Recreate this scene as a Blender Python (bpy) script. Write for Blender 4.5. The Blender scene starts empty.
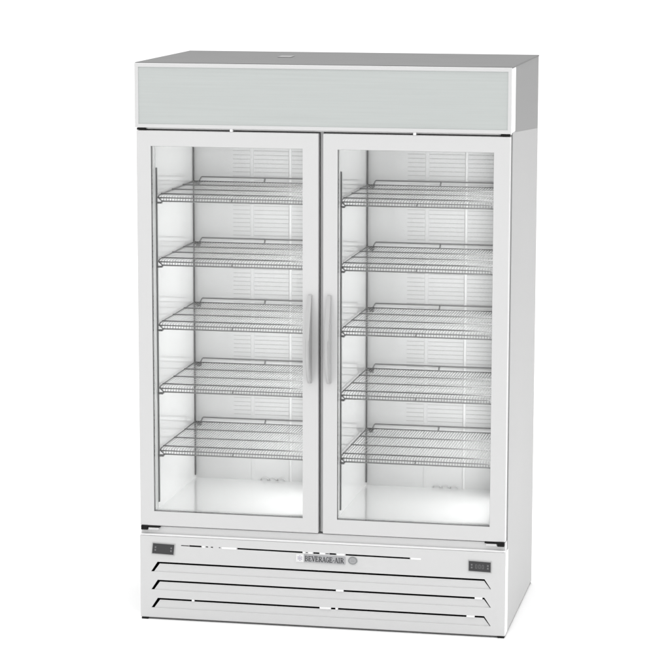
import bpy, bmesh, math, random
from mathutils import Vector, Matrix
random.seed(7)
S = bpy.context.scene

# ------------------------------------------------------------------ camera
yaw, pitch, roll = -0.1932, 0.1619, 0.0018
fw = Vector((math.sin(yaw)*math.cos(pitch), math.cos(yaw)*math.cos(pitch), -math.sin(pitch)))
rt = Vector((math.cos(yaw), -math.sin(yaw), 0)); up = rt.cross(fw)
r2 = math.cos(roll)*rt + math.sin(roll)*up
u2 = -math.sin(roll)*rt + math.cos(roll)*up
cd = bpy.data.cameras.new('camera'); cam = bpy.data.objects.new('camera', cd)
S.collection.objects.link(cam)
cam.matrix_world = Matrix(((r2.x, u2.x, -fw.x, 2.4293), (r2.y, u2.y, -fw.y, -8.7809),
                           (r2.z, u2.z, -fw.z, 2.5124), (0, 0, 0, 1)))
cd.sensor_width = 36; cd.lens = 2598.7/670*36; cd.clip_end = 600; cd.clip_start = 0.1
S.camera = cam

# ------------------------------------------------------------------ studio light dome
w = bpy.data.worlds.new('World'); S.world = w; w.use_nodes = True
nt = w.node_tree; bgn = nt.nodes['Background']
tc = nt.nodes.new('ShaderNodeTexCoord'); sx = nt.nodes.new('ShaderNodeSeparateXYZ')
cr = nt.nodes.new('ShaderNodeValToRGB')
nt.links.new(tc.outputs['Generated'], sx.inputs[0]); nt.links.new(sx.outputs['Z'], cr.inputs[0])
cr.color_ramp.elements[0].position = 0.0; cr.color_ramp.elements[0].color = (0.44, 0.44, 0.44, 1)
cr.color_ramp.elements[1].position = 0.85; cr.color_ramp.elements[1].color = (1.15, 1.15, 1.15, 1)
nt.links.new(cr.outputs[0], bgn.inputs[0]); bgn.inputs[1].default_value = 1.25

def area(name, loc, target, sx_, sy_, power, spread=math.pi):
    l = bpy.data.lights.new(name, 'AREA'); l.shape = 'RECTANGLE'; l.size = sx_; l.size_y = sy_
    l.energy = power; l.spread = spread
    o = bpy.data.objects.new(name, l); S.collection.objects.link(o)
    o.location = loc
    d = Vector(target) - Vector(loc)
    o.rotation_euler = d.to_track_quat('-Z', 'Y').to_euler()
    return o
area('side_softbox', (3.7, 0.3, 0.15), (1.32, 0.4, 0.05), 1.6, 0.3, 27)
area('front_softbox', (-2.5, -7.0, 3.0), (0.6, 0, 1.0), 2.5, 2.5, 20)
area('overhead_softbox', (0.66, -1.0, 5.2), (0.66, -1.0, 0), 5.0, 5.0, 80)
for bx in (0.606, 1.265):      # added unseen fill panels on each right wall, standing in for LED strips
    area('interior_fill_panel', (bx-0.007, 0.27, 1.04), (bx-1.0, 0.27, 1.04), 0.42, 1.28, 6.5, math.radians(148))

S.view_settings.view_transform = 'Standard'; S.view_settings.look = 'None'
S.view_settings.exposure = 0.0; S.view_settings.gamma = 1.0
S.cycles.max_bounces = 16; S.cycles.transparent_max_bounces = 32; S.cycles.diffuse_bounces = 8

# ------------------------------------------------------------------ materials
def mat(name, col, rough=0.4, metal=0.0, spec=0.5, coat=0.0, grain=None, bump=0.0, bscale=400, var=0.0, vscale=3.0):
    m = bpy.data.materials.new(name); m.use_nodes = True
    n = m.node_tree.nodes; L = m.node_tree.links; p = n['Principled BSDF']
    p.inputs['Base Color'].default_value = (*col, 1); p.inputs['Roughness'].default_value = rough
    p.inputs['Metallic'].default_value = metal; p.inputs['Specular IOR Level'].default_value = spec
    p.inputs['Coat Weight'].default_value = coat; p.inputs['Coat Roughness'].default_value = 0.05
    t = n.new('ShaderNodeTexCoord')
    if var or grain:
        mp = n.new('ShaderNodeMapping'); L.new(t.outputs['Object'], mp.inputs[0])
        if grain: mp.inputs['Scale'].default_value = grain
        no = n.new('ShaderNodeTexNoise'); no.inputs['Scale'].default_value = vscale; no.inputs['Detail'].default_value = 4
        L.new(mp.outputs[0], no.inputs[0])
        mx = n.new('ShaderNodeMix'); mx.data_type = 'RGBA'
        mx.inputs[6].default_value = (*[c*(1-var) for c in col], 1)
        mx.inputs[7].default_value = (*[min(1, c*(1+var)) for c in col], 1)
        L.new(no.outputs[0], mx.inputs[0]); L.new(mx.outputs[2], p.inputs['Base Color'])
    if bump:
        nb = n.new('ShaderNodeTexNoise'); nb.inputs['Scale'].default_value = bscale; nb.inputs['Detail'].default_value = 2
        L.new(t.outputs['Object'], nb.inputs[0])
        b = n.new('ShaderNodeBump'); b.inputs['Strength'].default_value = bump; b.inputs['Distance'].default_value = 0.001
        L.new(nb.outputs[0], b.inputs['Height']); L.new(b.outputs[0], p.inputs['Normal'])
    return m
PAINT  = mat('white_powder_coat', (0.62, 0.62, 0.62), 0.42, bump=0.04, var=0.015, vscale=2.0)
UPPER_SHADE    = mat('upper_side_shade', (0.255, 0.255, 0.255), 0.6, spec=0.3, bump=0.03, var=0.02, vscale=1.5)  # darker tone of the upper sides: shade put into the colour
PAINTB = mat('white_bright_paint', (0.86, 0.86, 0.86), 0.35, var=0.01)
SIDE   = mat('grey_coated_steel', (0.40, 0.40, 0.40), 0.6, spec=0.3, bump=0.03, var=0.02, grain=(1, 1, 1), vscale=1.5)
TOP    = mat('dull_galvanised_steel', (0.175, 0.175, 0.175), 0.6, 0.0, 0.3, var=0.05, vscale=6)
SIGN   = mat('sign_acrylic', (0.480, 0.504, 0.494), 0.30, grain=(1.2, 1, 60), var=0.08, vscale=2.2)
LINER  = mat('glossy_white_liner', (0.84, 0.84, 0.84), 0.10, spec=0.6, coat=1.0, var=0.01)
LFLOOR = mat('liner_floor_lightened', (0.93, 0.93, 0.93), 0.10, spec=0.6, coat=1.0, var=0.01)  # paler liner copy: brightness of the lit floor put into its colour
BACK   = mat('back_wall_enamel', (0.66, 0.66, 0.66), 0.16, spec=0.6, coat=0.4, var=0.02, grain=(8, 1, 0.3), vscale=1.0)
GREYLINE   = mat('grey_line_enamel', (0.49, 0.49, 0.49), 0.5, var=0.03)
BEAD   = mat('pale_bead', (0.76, 0.76, 0.76), 0.3, var=0.02)
ROOFP  = mat('roof_plate', (0.31, 0.31, 0.31), 0.5, var=0.03)
WIRE   = mat('grey_coated_wire', (0.23, 0.23, 0.23), 0.35, 0.35, var=0.06, vscale=8)
WIREL  = mat('grey_fine_wire', (0.31, 0.31, 0.31), 0.35, 0.35, var=0.06, vscale=8)
STRIP  = mat('dark_grey_standard', (0.14, 0.14, 0.14), 0.4, 0.3, var=0.05)
SPACER = mat('grey_spacer', (0.12, 0.12, 0.12), 0.5, var=0.05)
GASKET = mat('grey_rubber_gasket', (0.20, 0.20, 0.20), 0.7, var=0.05)
BLACK  = mat('black_plastic', (0.006, 0.006, 0.006), 0.5, spec=0.2, var=0.1)
VOID   = mat('black_void', (0.002, 0.002, 0.002), 0.9, spec=0.0, var=0.1)
DISP   = mat('smoked_display', (0.030, 0.030, 0.032), 0.3, var=0.05)
MARK   = mat('dim_display_mark', (0.16, 0.16, 0.165), 0.4, var=0.05)
BEZEL  = mat('light_bezel', (0.45, 0.45, 0.45), 0.4, var=0.03)
HANDLE = mat('satin_grey_handle', (0.47, 0.47, 0.47), 0.35, 0.2, var=0.02)
PLATE  = mat('nameplate_grey', (0.38, 0.38, 0.39), 0.35, 0.2, var=0.03)
INK    = mat('dark_lettering', (0.05, 0.05, 0.055), 0.5, var=0.05)
INKL   = mat('pale_violet_ink', (0.45, 0.42, 0.50), 0.5, var=0.05)
EMB    = mat('emblem_grey', (0.27, 0.28, 0.28), 0.4, 0.2, var=0.05)
FLOOR  = mat('white_studio_floor', (0.95, 0.95, 0.95), 0.8, spec=0.1, var=0.004)

GLASS = bpy.data.materials.new('clear_door_glass'); GLASS.use_nodes = True
gn = GLASS.node_tree.nodes; gl = GLASS.node_tree.links
gn.remove(gn['Principled BSDF'])
tr = gn.new('ShaderNodeBsdfTransparent'); tr.inputs[0].default_value = (0.985, 0.99, 0.988, 1)
gs = gn.new('ShaderNodeBsdfGlossy'); gs.inputs['Roughness'].default_value = 0.01
fr = gn.new('ShaderNodeFresnel'); fr.inputs['IOR'].default_value = 1.25
mg = gn.new('ShaderNodeMixShader'); gl.new(fr.outputs[0], mg.inputs[0])
gl.new(tr.outputs[0], mg.inputs[1]); gl.new(gs.outputs[0], mg.inputs[2])
gl.new(mg.outputs[0], gn['Material Output'].inputs[0])

# ------------------------------------------------------------------ mesh helpers
def link(name, bm, m, parent=None, smooth=False, origin=None):
    bmesh.ops.recalc_face_normals(bm, faces=bm.faces[:])
    me = bpy.data.meshes.new(name); bm.to_mesh(me); bm.free()
    if smooth:
        for p in me.polygons: p.use_smooth = True
    me.materials.append(m)
    o = bpy.data.objects.new(name, me); S.collection.objects.link(o)
    if parent: o.parent = parent
    return o
def box(bm, x0, x1, y0, y1, z0, z1, bev=0.0, seg=2):
    vs = [bm.verts.new((x, y, z)) for x in (x0, x1) for y in (y0, y1) for z in (z0, z1)]
    fs = [(0, 1, 3, 2), (4, 6, 7, 5), (0, 4, 5, 1), (2, 3, 7, 6), (0, 2, 6, 4), (1, 5, 7, 3)]
    faces = [bm.faces.new([vs[i] for i in f]) for f in fs]
    if bev:
        es = list({e for f in faces for e in f.edges})
        bmesh.ops.bevel(bm, geom=es, offset=bev, segments=seg, affect='EDGES', profile=0.5)
def ring(bm, o, h, y0, y1, bev=0.0):
    """rectangular frame o=(x0,x1,z0,z1) with a rectangular hole h, from y0 to y1"""
    def loop(r, y): return [bm.verts.new((x, y, z)) for x, z in ((r[0], r[2]), (r[1], r[2]), (r[1], r[3]), (r[0], r[3]))]
    of, hf, ob, hb = loop(o, y0), loop(h, y0), loop(o, y1), loop(h, y1)
    outer = []
    for i in range(4):
        j = (i+1) % 4
        bm.faces.new((of[i], of[j], hf[j], hf[i])); bm.faces.new((ob[i], hb[i], hb[j], ob[j]))
        bm.faces.new((of[i], ob[i], ob[j], of[j])); bm.faces.new((hf[i], hf[j], hb[j], hb[i]))
    if bev:
        bm.edges.ensure_lookup_table()
        vs = set(of + ob)
        es = [e for e in bm.edges if e.verts[0] in vs and e.verts[1] in vs]
        bmesh.ops.bevel(bm, geom=es, offset=bev, segments=3, affect='EDGES', profile=0.5)
def tube(bm, pts, r, n=6):
    pts = [Vector(p) for p in pts]; rings = []
    for i, p in enumerate(pts):
        d = (pts[min(i+1, len(pts)-1)] - pts[max(i-1, 0)]).normalized()
        a = Vector((0, 0, 1)) if abs(d.z) < 0.9 else Vector((1, 0, 0))
        s = d.cross(a).normalized(); t = s.cross(d)
        rings.append([bm.verts.new(p + r*(math.cos(2*math.pi*k/n)*s + math.sin(2*math.pi*k/n)*t)) for k in range(n)])
    for a, b in zip(rings, rings[1:]):
        for k in range(n): bm.faces.new((a[k], a[(k+1) % n], b[(k+1) % n], b[k]))
    bm.faces.new(rings[0][::-1]); bm.faces.new(rings[-1])
def prism(bm, poly, y0, y1):
    a = [bm.verts.new((x, y0, z)) for x, z in poly]; b = [bm.verts.new((x, y1, z)) for x, z in poly]
    n = len(poly); bm.faces.new(a); bm.faces.new(b[::-1])
    for i in range(n): bm.faces.new((a[i], b[i], b[(i+1) % n], a[(i+1) % n]))
def cyl(bm, cx, cz, rx, rz, y0, y1, n=32):
    prism(bm, [(cx+rx*math.cos(2*math.pi*k/n), cz+rz*math.sin(2*math.pi*k/n)) for k in range(n)], y0, y1)
def BM(): return bmesh.new()
def part(name, m, parent, *boxes, bev=0.0, smooth=False):
    bm = BM()
    for b in boxes: box(bm, *b, bev=bev)
    return link(name, bm, m, parent, smooth)

# ------------------------------------------------------------------ setting
bm = BM(); GZ = -0.0078
v = [bm.verts.new(c) for c in ((-150, -60, GZ), (150, -60, GZ), (150, 300, GZ), (-150, 300, GZ))]; bm.faces.new(v)
fl = link('floor', bm, FLOOR); fl['kind'] = 'structure'

# ------------------------------------------------------------------ the refrigerator
R = bpy.data.objects.new('display_refrigerator', None); S.collection.objects.link(R)
R['label'] = 'white upright two-door glass display refrigerator with ten empty wire shelves'
R['category'] = 'refrigerator'
W, D, H, STEPZ = 1.32, 0.784, 1.99, 1.7460

# cabinet shell: pale side sheets below; darker above, painted shade whose edge falls rearward
def sheet(name, m, x0, x1, yz):
    bm = BM(); a = [bm.verts.new((x0, y, z)) for y, z in yz]; b = [bm.verts.new((x1, y, z)) for y, z in yz]
    bm.faces.new(a); bm.faces.new(b[::-1])
    for k in range(len(yz)): bm.faces.new((a[k], b[k], b[(k+1) % len(yz)], a[(k+1) % len(yz)]))
    link(name, bm, m, R)
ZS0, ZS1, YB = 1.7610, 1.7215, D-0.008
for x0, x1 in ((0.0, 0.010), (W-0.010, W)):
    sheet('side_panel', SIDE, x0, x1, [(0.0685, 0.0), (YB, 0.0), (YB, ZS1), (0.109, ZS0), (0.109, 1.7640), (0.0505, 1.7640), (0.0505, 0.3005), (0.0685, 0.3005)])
    sheet('upper_side', UPPER_SHADE, x0, x1, [(0.109, ZS0+0.0003), (YB, ZS1+0.0003), (YB, H-0.005), (0.109, H-0.005)])
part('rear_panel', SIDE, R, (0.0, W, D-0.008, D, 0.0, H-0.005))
part('top_panel', TOP, R, (-0.001, W+0.001, 0.004, D, H-0.005, H))
tp = part('cover_plate', ROOFP, R, (0.42, 0.468, 0.40, 0.47, H, H+0.003), bev=0.001)
part('base_shadow_strip', STRIP, R, (0.003, W-0.0015, 0.006, D-0.004, GZ+0.002, -0.0008))  # dark slab added for the shadow line under the base
for x in (0.004, W-0.0255):
    for y in (0.004, D-0.03):
        part('foot', BLACK, R, (x, x+0.024, y-0.006, y+0.022, GZ, -0.0005), bev=0.001)
bm = BM()
FF0, FF1 = 0.05, 0.13
box(bm, 0.0102, 0.047, FF0, FF1, 0.3005, 1.764, bev=0.001); box(bm, 1.273, W-0.0102, FF0, FF1, 0.3005, 1.764, bev=0.001)
box(bm, 0.614, 0.706, FF0+0.001, FF1, 0.377, 1.723)
box(bm, 0.047, 1.273, FF0+0.001, FF1, 1.723, 1.764); box(bm, 0.047, 1.273, FF0+0.001, FF1, 0.3005, 0.377)
link('face_frame', bm, PAINT, R)
part('kick_rail', PAINT, R, (0.002, W-0.002, 0.010, 0.0495, 0.3005, 0.3340), bev=0.002)
part('grille_edge_highlight', BEAD, R, (0.001, W-0.001, -0.0015, 0.0095, 0.3004, 0.3075), bev=0.0034)  # added pale bar: highlight of the rounded grille edge put into colour
for x in (0.338, 0.983):
    part('door_bumper', PAINTB, R, (x, x+0.010, -0.001, 0.045, 1.7533, 1.7632), bev=0.001)
part('gap_strip', PAINT, R, (0.002, W-0.002, 0.012, 0.0495, 1.7578, 1.7642), bev=0.001)
part('centre_strip', BEZEL, R, (0.6560, 0.6670, 0.020, 0.0495, 0.340, 1.7570), bev=0.001)
# insulation block between the two compartments, above and below them (fills the shell)
part('partition', LINER, R, (0.614, 0.706, FF1, 0.612, 0.377, 1.723))

# ------------------------------------------------------------------ compartments
FZ, CZ, BY = 0.385, 1.715, 0.602
SECT = ((0.055, 0.606), (0.714, 1.265))
for a, b in SECT:
    bm = BM()
    box(bm, a-0.008, a, FF0+0.003, BY+0.008, FZ-0.008, CZ+0.008)
    box(bm, b, b+0.008, FF0+0.003, BY+0.008, FZ-0.008, CZ+0.008)
    box(bm, a, b, FF0+0.003, BY+0.008, CZ, CZ+0.008)
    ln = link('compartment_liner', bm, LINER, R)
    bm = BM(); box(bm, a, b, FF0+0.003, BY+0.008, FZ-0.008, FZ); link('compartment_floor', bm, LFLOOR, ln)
    c = (a+b)/2
    bw = part('back_wall', BACK, R, (a, b, BY, BY+0.008, FZ, CZ))
    # air duct cover: pressed raised panel to the right, with a bright bead along its joint
    bm = BM(); box(bm, c+0.0895, c+0.0975, BY-0.003, BY, FZ, CZ, bev=0.0012); link('joint_bead', bm, BEAD, bw)
    for u0, u1 in ((-0.1245, -0.060), (-0.044, 0.0875), (0.0995, 0.245)):  # thin grey bars for the faint lines on the back wall
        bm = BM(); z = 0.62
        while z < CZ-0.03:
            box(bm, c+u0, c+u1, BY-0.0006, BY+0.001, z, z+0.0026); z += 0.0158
        link('wall_lines', bm, GREYLINE, bw)
    bm = BM(); box(bm, c-0.058, c-0.046, BY-0.0012, BY, FZ, CZ, bev=0.0005); link('joint_bead', bm, BACK, bw)
    bm = BM()
    for k in range(3):
        tube(bm, [(c-0.005+0.032*k + 0.014*math.cos(t), BY-0.004, FZ+0.002+0.009*math.sin(t)) for t in [math.pi*i/8 for i in range(9)]], 0.0019)
    link('drain_louver', bm, BACK, bw, smooth=True)
    for xx, sgn in ((a, 1), (b, -1)):
        for y0, z0, z1 in ((0.056, 0.412, 1.617), (0.588, FZ+0.012, CZ-0.004)):
            bm = BM(); x0, x1 = sorted((xx+sgn*0.0003, xx+sgn*(0.0092 if (a > 0.5 and sgn > 0 and y0 < 0.1) else 0.0042)))
            box(bm, x0, x1, y0, y0+0.010, z0, z1, bev=0.0006)
            st = link('shelf_standard', bm, STRIP, R)

# ------------------------------------------------------------------ wire shelves (one built, copied)
SW = 0.537
def make_shelf(parent):
    y0, y1 = 0.092, 0.577
    bm = BM(); r = 0.0028
    tube(bm, [(0.0, 0.0655, -0.0085), (0.0, 0.0675, -0.003), (0.0, 0.076, 0), (0.0, y1, 0)], r, 8)
    tube(bm, [(SW, 0.0655, -0.0085), (SW, 0.0675, -0.003), (SW, 0.076, 0), (SW, y1, 0)], r, 8)
    for y in (y1, 0.412, 0.255, 0.101): tube(bm, [(0, y, 0.0032 if y != y1 else 0), (SW, y, 0.0032 if y != y1 else 0)], 0.0024, 8)
    s = link('shelf', bm, WIRE, parent, smooth=True)
    bm = BM()
    n = 54
    for i in range(1, n):
        x = SW*i/n
        tube(bm, [(x, y1+0.002, 0.0), (x, 0.078, 0.0), (x, 0.069, -0.002), (x, 0.0655, -0.0075), (x, 0.062, -0.0180)], 0.00115, 5)
    link('wire_grid', bm, WIREL, s, smooth=True)
    bm = BM()
    tube(bm, [(0, 0.0665, -0.0075), (SW, 0.0665, -0.0075)], 0.0023, 8)
    tube(bm, [(0.012, 0.062, -0.0190), (SW-0.001, 0.062, -0.0190)], 0.0026, 8)
    tube(bm, [(SW/2-0.004, 0.0625, -0.0190), (SW/2, 0.066, -0.0075)], 0.003, 6)
    for x, q in ((0, 0.014), (SW, -0.002)): tube(bm, [(x, 0.0665, -0.0075), (x+q, 0.062, -0.0190)], 0.0025, 6)
    link('front_rail', bm, WIREL, s, smooth=True)
    bm = BM(); yr = 0.584; zr = 0.0160
    tube(bm, [(0.020, y1, 0), (0.0235, y1+0.002, 0.006), (0.026, yr, zr-0.003), (0.029, yr, zr), (SW-0.029, yr, zr),
              (SW-0.026, yr, zr-0.003), (SW-0.0235, y1+0.002, 0.006), (SW-0.020, y1, 0)], 0.0027, 8)
    tube(bm, [(SW/2, y1, 0), (SW/2+0.002, yr, zr)], 0.0032, 6)
    link('back_rail', bm, WIRE, s, smooth=True)
    for x, d in ((0, -1), (SW, 1)):
        bm = BM(); x0, x1 = sorted((x+d*0.0035, x+(0.014 if d < 0 else -0.001)))
        box(bm, x0, x1, 0.052, 0.072, -0.0270, -0.0220, bev=0.001)
        link('shelf_clip', bm, STRIP, s)
        bm = BM(); x0, x1 = sorted((x-d*0.003, x-d*0.025))
        box(bm, x0, x1, 0.572, 0.588, -0.008, -0.0035, bev=0.001)
        box(bm, x0+0.003, x1-0.003, 0.580, 0.588, -0.016, -0.008)
        link('shelf_clip', bm, STRIP, s)
    return s
proto = make_shelf(R); first = True
for a, b in SECT:
    for zr in (1.534, 1.3057, 1.0776, 0.8496, 0.6225):
        if first: o = proto; first = False
        else:
            o = proto.copy(); S.collection.objects.link(o); o.parent = R
            for ch in [c for c in proto.children]:
                c2 = ch.copy(); S.collection.objects.link(c2); c2.parent = o
        o.location = (a+0.007, 0, zr-0.0160)

# ------------------------------------------------------------------ header with the blank sign
hx0, hx1, hz0, hz1 = -0.002, W+0.001, 1.7645, H-0.005
bm = BM(); box(bm, hx0, hx1, 0.004, 0.1085, hz0, hz1, bev=0.0015)
hd = link('sign_header', bm, PAINTB, R)
bm = BM(); ring(bm, (hx0, hx1, hz0-0.001, hz1+0.003), (0.011, 1.309, 1.776, 1.9745), -0.003, 0.004, bev=0.0012)
link('trim_frame', bm, PAINT, hd)
bm = BM(); box(bm, 0.011, 1.309, -0.0005, 0.004, 1.776, 1.9745); link('sign_panel', bm, SIGN, hd)

# ------------------------------------------------------------------ doors
def fin(bm, x0, x1, zs, prof):
    """bowed handle: solid blade between x0 and x1 whose depth follows prof"""
    n = len(zs); rows = []
    for z, d in zip(zs, prof):
        rows.append([bm.verts.new(c) for c in ((x0, -0.0005, z), (x0, -d, z), (x1, -d, z), (x1, -0.0005, z))])
    for a, b in zip(rows, rows[1:]):
        for i in range(4): bm.faces.new((a[i], a[(i+1) % 4], b[(i+1) % 4], b[i]))
    bm.faces.new(rows[0]); bm.faces.new(rows[-1][::-1])
DZ0, DZ1 = 0.3378, 1.7530
for x0, x1, hx, hh in ((0.0017, 0.6517, 0.6155, -1), (0.6680, 1.3180, 0.6840, 1)):
    g = (x0+0.0515, x1-0.0555, 0.3905, 1.6990)
    bm = BM(); ring(bm, (x0, x1, DZ0, DZ1), g, 0.0, 0.030, bev=0.003)
    d = link('door', bm, PAINT, R)
    bm = BM(); e = 0.0008
    ring(bm, (g[0]+1e-4, g[1]-1e-4, g[2]+1e-4, g[3]-1e-4), (g[0]+e, g[1]-e, g[2]+e, g[3]-e), 0.004, 0.0200)
    link('glass_spacer', bm, SPACER, d)
    bm = BM(); box(bm, g[0]+0.001, g[1]-0.001, 0.010, 0.014, g[2]+0.001, g[3]-0.001); link('glass', bm, GLASS, d)
    bm = BM(); ring(bm, (g[0]-0.005, g[1]+0.005, g[2]-0.005, g[3]+0.005), (g[0]+0.0004, g[1]-0.0004, g[2]+0.0004, g[3]-0.0004), 0.0302, 0.0520)
    link('inner_lip', bm, LINER, d)
    bm = BM(); q = 0.009
    ring(bm, (x0+q, x1-q, DZ0+q, DZ1-q), (x0+q+0.020, x1-q-0.020, DZ0+q+0.020, DZ1-q-0.020), 0.0305, 0.0495)
    link('gasket', bm, GASKET, d)
    bm = BM(); n = 28; zs = []; pr = []
    for i in range(n+1):
        t = i/n; z = 0.878 + t*0.312
        s = math.sin(math.pi*t**0.72)
        zs.append(z); pr.append(0.012 + 0.044*max(0, s)**1.1)
    fin(bm, hx, hx+0.0140, zs, pr)
    bmesh.ops.bevel(bm, geom=[e for e in bm.edges if abs(e.verts[0].co.y-e.verts[1].co.y) < 0.02 and e.verts[0].co.y < -0.01 and e.verts[1].co.y < -0.01
                              and abs(e.verts[0].co.x-e.verts[1].co.x) < 1e-4], offset=0.003, segments=2, affect='EDGES')
    link('handle', bm, HANDLE, d, smooth=False)
    # hinges: black brackets above and below the outer corner
    ox = x0 if hh < 0 else x1
    def hb(u, v, *r):
        a_, b_ = sorted((ox-hh*u, ox-hh*v)); return (a_, b_) + r
    bm = BM(); box(bm, *hb(0.001, 0.034, 0.003, 0.05, 1.7545, 1.7615), bev=0.0015); link('hinge', bm, BLACK, d)
    bm = BM()
    box(bm, *hb(0.003, 0.028, -0.0035, 0.05, 0.3312, 0.3372), bev=0.001)
    box(bm, *hb(0.003, 0.028, -0.0035, 0.0095, 0.3215, 0.3312), bev=0.002)
    box(bm, *hb(0.028, 0.073, -0.0005, 0.05, 0.3312, 0.3372), bev=0.001)
    hg = link('hinge', bm, BLACK, d)
    bm = BM(); box(bm, *hb(0.030, 0.068, -0.001, 0.0098, 0.3225, 0.3300), bev=0.001); link('hinge_plate', bm, PAINT, hg)

# ------------------------------------------------------------------ lower grille
def holes_plate(name, outline, holes, thick, m, parent):
    cu = bpy.data.curves.new(name, 'CURVE'); cu.dimensions = '2D'; cu.fill_mode = 'BOTH'; cu.extrude = thick/2
    for poly in [outline]+holes:
        sp = cu.splines.new('POLY'); sp.points.add(len(poly)-1); sp.use_cyclic_u = True
        for p, (x, z) in zip(sp.points, poly): p.co = (x, z, 0, 1)
    tmp = bpy.data.objects.new(name, cu); S.collection.objects.link(tmp)
    dg = bpy.context.evaluated_depsgraph_get()
    me = bpy.data.meshes.new_from_object(tmp.evaluated_get(dg)); bpy.data.objects.remove(tmp); bpy.data.curves.remove(cu)
    me.transform(Matrix(((1, 0, 0, 0), (0, 0, -1, thick/2), (0, 1, 0, 0), (0, 0, 0, 1))))
    me.name = name; me.materials.clear(); me.materials.append(m)
    o = bpy.data.objects.new(name, me); S.collection.objects.link(o); o.parent = parent
    return o
GT = 0.300
def px2x(px, tab=((152, 0.0432), (181, 0.1513), (302, 0.5936), (345, 0.7488), (410, 0.9817), (484, 1.2447), (490, 1.2663))):
    for (a, xa), (b, xb) in zip(tab, tab[1:]):
        if px <= b or b == 490: return xa + (px-a)*(xb-xa)/(b-a)
holes = []
zt = lambda x: 0.2703 - 0.0068*x                       # the top slot falls slightly to the right
def seg(p0, p1, h=0.0058):
    x0, x1 = px2x(p0), px2x(p1); holes.append([(x0, zt(x0)-h/2), (x1, zt(x1)-h/2), (x1, zt(x1)+h/2), (x0, zt(x0)+h/2)])
for s in ((181, 189, 0.0034), (189.3, 201.6), (206, 208.2, 0.004), (211, 213.2, 0.004), (219, 220.6, 0.003), (237.5, 302.5), (306, 307.6, 0.003),
          (313.3, 319.4), (325.5, 329, 0.003), (329.4, 336.2), (345.5, 410)): seg(*s)
LV = (0.2043, 0.1376, 0.0708)
TL, TR_, BL, BR = 0.0640, 1.2465, 0.0400, 1.2700
for z in LV:
    holes.append([(TL, z+0.0012), (TR_, z-0.0022), (BR, z-0.0375), (BR-0.0025, z-0.0375), (BL+0.004, z-0.0355), (BL, z-0.0355)])
gp = holes_plate('lower_grille', [(0.0, 0.0), (W, 0.0), (W, GT), (0.0, GT)], holes, 0.003, PAINT, R)
part('grille_return', PAINTB, gp, (0.0, 0.003, 0.003, 0.068, 0.0, GT), (W-0.003, W, 0.003, 0.068, 0.0, GT), (0.003, W-0.003, 0.003, 0.068, GT-0.003, GT-1e-4))
part('slot_dark_sheet', VOID, gp, (0.012, W-0.012, 0.016, 0.019, 0.004, GT-0.004))  # black sheet added behind the slots, painting the dark of the hollow
for z in LV:            # louver blades: flush at their foot, set back at the top so a dark slot opens above them
    bm = BM()
    def blade(x0t, x1t, x0b, x1b, zt0, zt1, zb, yt, yb, th=0.0015):
        c = [(x0t, yt, zt0), (x1t, yt, zt1), (x1b, yb, zb), (x0b, yb, zb)]
        f = [bm.verts.new(p) for p in c]; k = [bm.verts.new((p[0], p[1]+th, p[2])) for p in c]
        bm.faces.new(f); bm.faces.new(k[::-1])
        for i in range(4): bm.faces.new((f[i], k[i], k[(i+1) % 4], f[(i+1) % 4]))
    blade(TL+0.0070, TR_-0.0020, BL+0.0072, BR-0.0022, z-0.0064, z-0.0098, z-0.0395, 0.0045, 0.0031)
    link('louver', bm, PAINT, gp)
def white_bits(name, lst):  # white pieces covering the breaks in the dark slot lines
    for p0, p1, z, dz in lst:
        x0, x1 = px2x(p0), px2x(p1)
        bm = BM(); box(bm, x0, x1, -0.0006, 0.0062, z-dz, z+0.0014); link(name, bm, PAINTB, gp)
sl = lambda z, p: z - 0.0034*(px2x(p)-TL)/(TR_-TL)
white_bits('slot_white_bit', [(336, 343.5, sl(LV[1], 340), 0.0055), (475, 482.5, sl(LV[1], 479), 0.0055), (191.5, 194, sl(LV[2], 193), 0.005),
                   (319.7, 331, sl(LV[2], 325), 0.0055), (335.6, 338, sl(LV[2], 337), 0.005), (467, 475, sl(LV[2], 471), 0.0055)])
for p0, p1 in ((222, 236.5), (202.5, 205), (303, 305), (308.5, 312.5), (320, 325), (337, 344.5), (411, 421)):  # more white pieces along the broken top slot
    x0, x1 = px2x(p0), px2x(p1); zc = zt((x0+x1)/2)
    part('slot_white_bit', PAINTB, gp, (x0, x1, -0.0008, 0.0, zc-0.0035, zc+0.0030))
# controllers
def controller(x0, x1, z0, z1, slant, digits):
    sh = lambda p, s: [(x + (slant if z > (z0+z1)/2 else 0), z - 0.03*(x-x0)) for x, z in p]
    bm = BM(); b = 0.003
    prism(bm, sh([(x0-b, z0-b), (x1+b, z0-b), (x1+b, z1+b), (x0-b, z1+b)], 0), -0.003, 0.0)
    o = link('controller', bm, BEZEL, gp)
    bm = BM(); prism(bm, sh([(x0, z0), (x1, z0), (x1, z1), (x0, z1)], 0), -0.0045, -0.003); link('screen', bm, DISP, o)
    w_, h_ = x1-x0, z1-z0
    def r(u0, u1, v0, v1, nm='button'):
        bm = BM()
        prism(bm, [(x0+u*w_+slant*v, z0+v*h_-0.03*u*w_) for u, v in ((u0, v0), (u1, v0), (u1, v1), (u0, v1))], -0.0050, -0.0045)
        link(nm, bm, MARK, o)
    for u in (0.10, 0.84):
        r(u, u+0.07, 0.56, 0.72); r(u, u+0.07, 0.28, 0.44)
    for k in range(digits):
        u = 0.30+0.15*k
        r(u, u+0.09, 0.66, 0.70, 'digit_segment'); r(u, u+0.09, 0.30, 0.34, 'digit_segment'); r(u, u+0.018, 0.36, 0.64, 'digit_segment')
        r(u+0.072, u+0.09, 0.36, 0.64, 'digit_segment')
controller(0.0455, 0.1240, 0.2370, 0.2735, 0.0035, 0)
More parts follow.
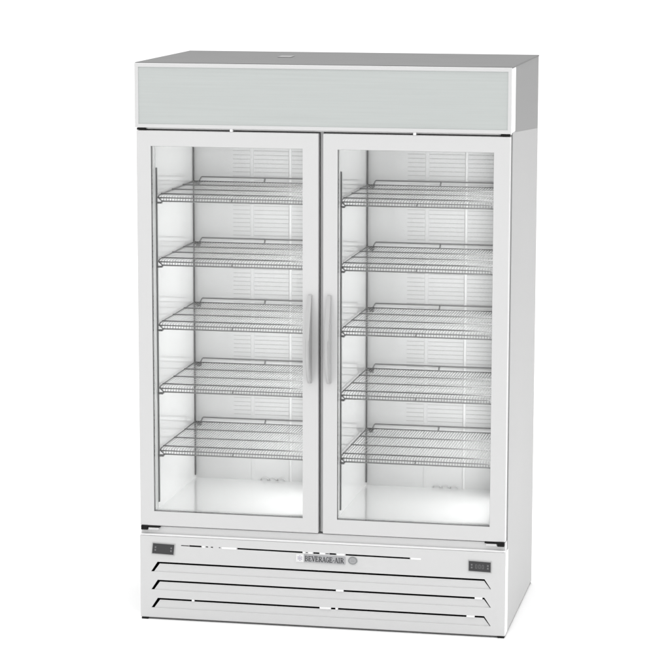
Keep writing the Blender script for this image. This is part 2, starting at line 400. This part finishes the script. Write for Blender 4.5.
controller(1.1910, 1.2680, 0.2310, 0.2660, 0.0, 3)

# nameplate: snowflake box, lettering, round emblem
sl2 = lambda x: -0.012*(x-0.57)
npz0, npz1 = 0.2320, 0.2600
bm = BM(); prism(bm, [(0.6005, npz0+sl2(0.6)), (0.7495, npz0+sl2(0.75)), (0.7495, npz1+sl2(0.75)), (0.6005, npz1+sl2(0.6))], -0.003, 0)
npo = link('nameplate', bm, PLATE, gp)
bm = BM(); prism(bm, [(0.5730, npz0), (0.6004, npz0), (0.6004, npz1), (0.5730, npz1)], -0.0034, 0)
sb = link('snowflake_tile', bm, BEAD, npo)
bm = BM(); cx, cz = 0.5868, (npz0+npz1)/2
yo = 0
for k in range(3):
    a = math.pi*k/3 + math.pi/6; ca, sa = math.cos(a)*0.0095, math.sin(a)*0.0095; nx, nz = -math.sin(a)*0.0008, math.cos(a)*0.0008
    prism(bm, [(cx-ca-nx, cz-sa-nz), (cx+ca-nx, cz+sa-nz), (cx+ca+nx, cz+sa+nz), (cx-ca+nx, cz-sa+nz)], -0.0040-k*0.00006, -0.0034)
    for sg in (-1, 1):
        for tw in (-0.7, 0.7):
            px_, pz_ = cx+sg*ca*0.6, cz+sg*sa*0.6
            bx_, bz_ = px_+sg*math.cos(a+tw)*0.0035, pz_+sg*math.sin(a+tw)*0.0035
            mx_, mz_ = -math.sin(a+tw)*0.0006, math.cos(a+tw)*0.0006; yo += 1
            prism(bm, [(px_-mx_, pz_-mz_), (bx_-mx_, bz_-mz_), (bx_+mx_, bz_+mz_), (px_+mx_, pz_+mz_)], -0.00425-yo*0.00002, -0.0034)
link('snowflake', bm, INKL, sb)
# slab-serif letters drawn as strokes in a 0..1 cell
def arc(cx_, cz_, rx, rz, a0, a1, n=10): return [(cx_+rx*math.cos(math.radians(a0+(a1-a0)*i/n)), cz_+rz*math.sin(math.radians(a0+(a1-a0)*i/n))) for i in range(n+1)]
ST, TH = 0.20, 0.12
def serif(x, z, w_=0.34): return ([(x-w_/2, z), (x+w_/2, z)], TH)
GL = {
 'B': [([(0.18, 0), (0.18, 1)], ST), ([(0.02, 0.94), (0.5, 0.94)]+arc(0.48, 0.75, 0.25, 0.19, 90, -90)+[(0.2, 0.54)], TH),
       ([(0.02, 0.06), (0.5, 0.06)]+arc(0.5, 0.29, 0.3, 0.23, -90, 90)+[(0.2, 0.52)], TH), ([(0.73, 0.66), (0.73, 0.84)], ST), ([(0.79, 0.15), (0.79, 0.42)], ST)],
 'E': [([(0.2, 0), (0.2, 1)], ST), ([(0.02, 0.94), (0.8, 0.94)], TH), ([(0.02, 0.06), (0.84, 0.06)], TH), ([(0.2, 0.5), (0.6, 0.5)], TH),
       ([(0.78, 0.98), (0.78, 0.74)], 0.09), ([(0.82, 0.02), (0.82, 0.28)], 0.09), ([(0.6, 0.36), (0.6, 0.64)], 0.08)],
 'V': [([(0.14, 0.98), (0.48, 0.02)], ST), ([(0.84, 0.98), (0.50, 0.02)], 0.1), serif(0.14, 0.95, 0.36), serif(0.84, 0.95, 0.32)],
 'R': [([(0.2, 0), (0.2, 1)], ST), ([(0.02, 0.94), (0.5, 0.94)]+arc(0.5, 0.73, 0.25, 0.21, 90, -90)+[(0.2, 0.5)], TH), ([(0.75, 0.62), (0.75, 0.84)], ST),
       ([(0.46, 0.5), (0.86, 0.04)], ST), serif(0.2, 0.05), serif(0.88, 0.05, 0.26)],
 'A': [([(0.12, 0.02), (0.48, 0.98)], 0.1), ([(0.50, 0.98), (0.84, 0.02)], ST), ([(0.25, 0.34), (0.7, 0.34)], 0.09), serif(0.12, 0.05, 0.3), serif(0.84, 0.05, 0.36)],
 'G': [(arc(0.5, 0.5, 0.36, 0.45, 50, 300, 16), 0.15), ([(0.16, 0.3), (0.16, 0.7)], 0.1), ([(0.78, 0.06), (0.78, 0.46)], ST), serif(0.74, 0.45, 0.4), ([(0.79, 0.94), (0.79, 0.7)], 0.09)],
 'I': [([(0.3, 0), (0.3, 1)], ST), serif(0.3, 0.95, 0.48), serif(0.3, 0.05, 0.48)],
 '-': [([(0.05, 0.4), (0.45, 0.4)], 0.14)],
}
ADV = {'I': 0.66, '-': 0.52}
txt = 'BEVERAGE-AIR'; tw = sum(ADV.get(c, 1.0) for c in txt)
X0, X1 = 0.6045, 0.7455; u = (X1-X0)/tw; hgt = 0.0195; zb = 0.2362
bm = BM(); x = X0; cnt = 0
for ch in txt:
    for pts, t in GL[ch]:
        q = [Vector((x+px_*u, zb + pz_*hgt + sl2(x+px_*u))) for px_, pz_ in pts]
        hw = t*u*0.62
        L_, R_ = [], []
        for i, p in enumerate(q):
            dd = (q[min(i+1, len(q)-1)] - q[max(i-1, 0)]).normalized(); nn = Vector((-dd.y, dd.x))*hw
            L_.append(p+nn); R_.append(p-nn)
        cnt += 1
        for i in range(len(q)-1):
            prism(bm, [tuple(R_[i]), tuple(R_[i+1]), tuple(L_[i+1]), tuple(L_[i])], -0.0036-(cnt % 24)*0.00002-i*0.000001, -0.0030)
    x += ADV.get(ch, 1.0)*u
link('lettering', bm, INK, npo)
bm = BM(); cyl(bm, 0.7770, 0.2455, 0.0165, 0.0140, -0.0030, 0.0); em = link('round_emblem', bm, EMB, gp)
bm = BM(); cyl(bm, 0.7770, 0.2455, 0.0118, 0.0096, -0.0036, -0.0030); emi = link('emblem_disc', bm, PLATE, em)
bm = BM()
for k in range(3): box(bm, 0.7700, 0.7840, -0.0040, -0.0036, 0.2415+0.0034*k, 0.2425+0.0034*k)
link('emblem_mark', bm, EMB, emi)
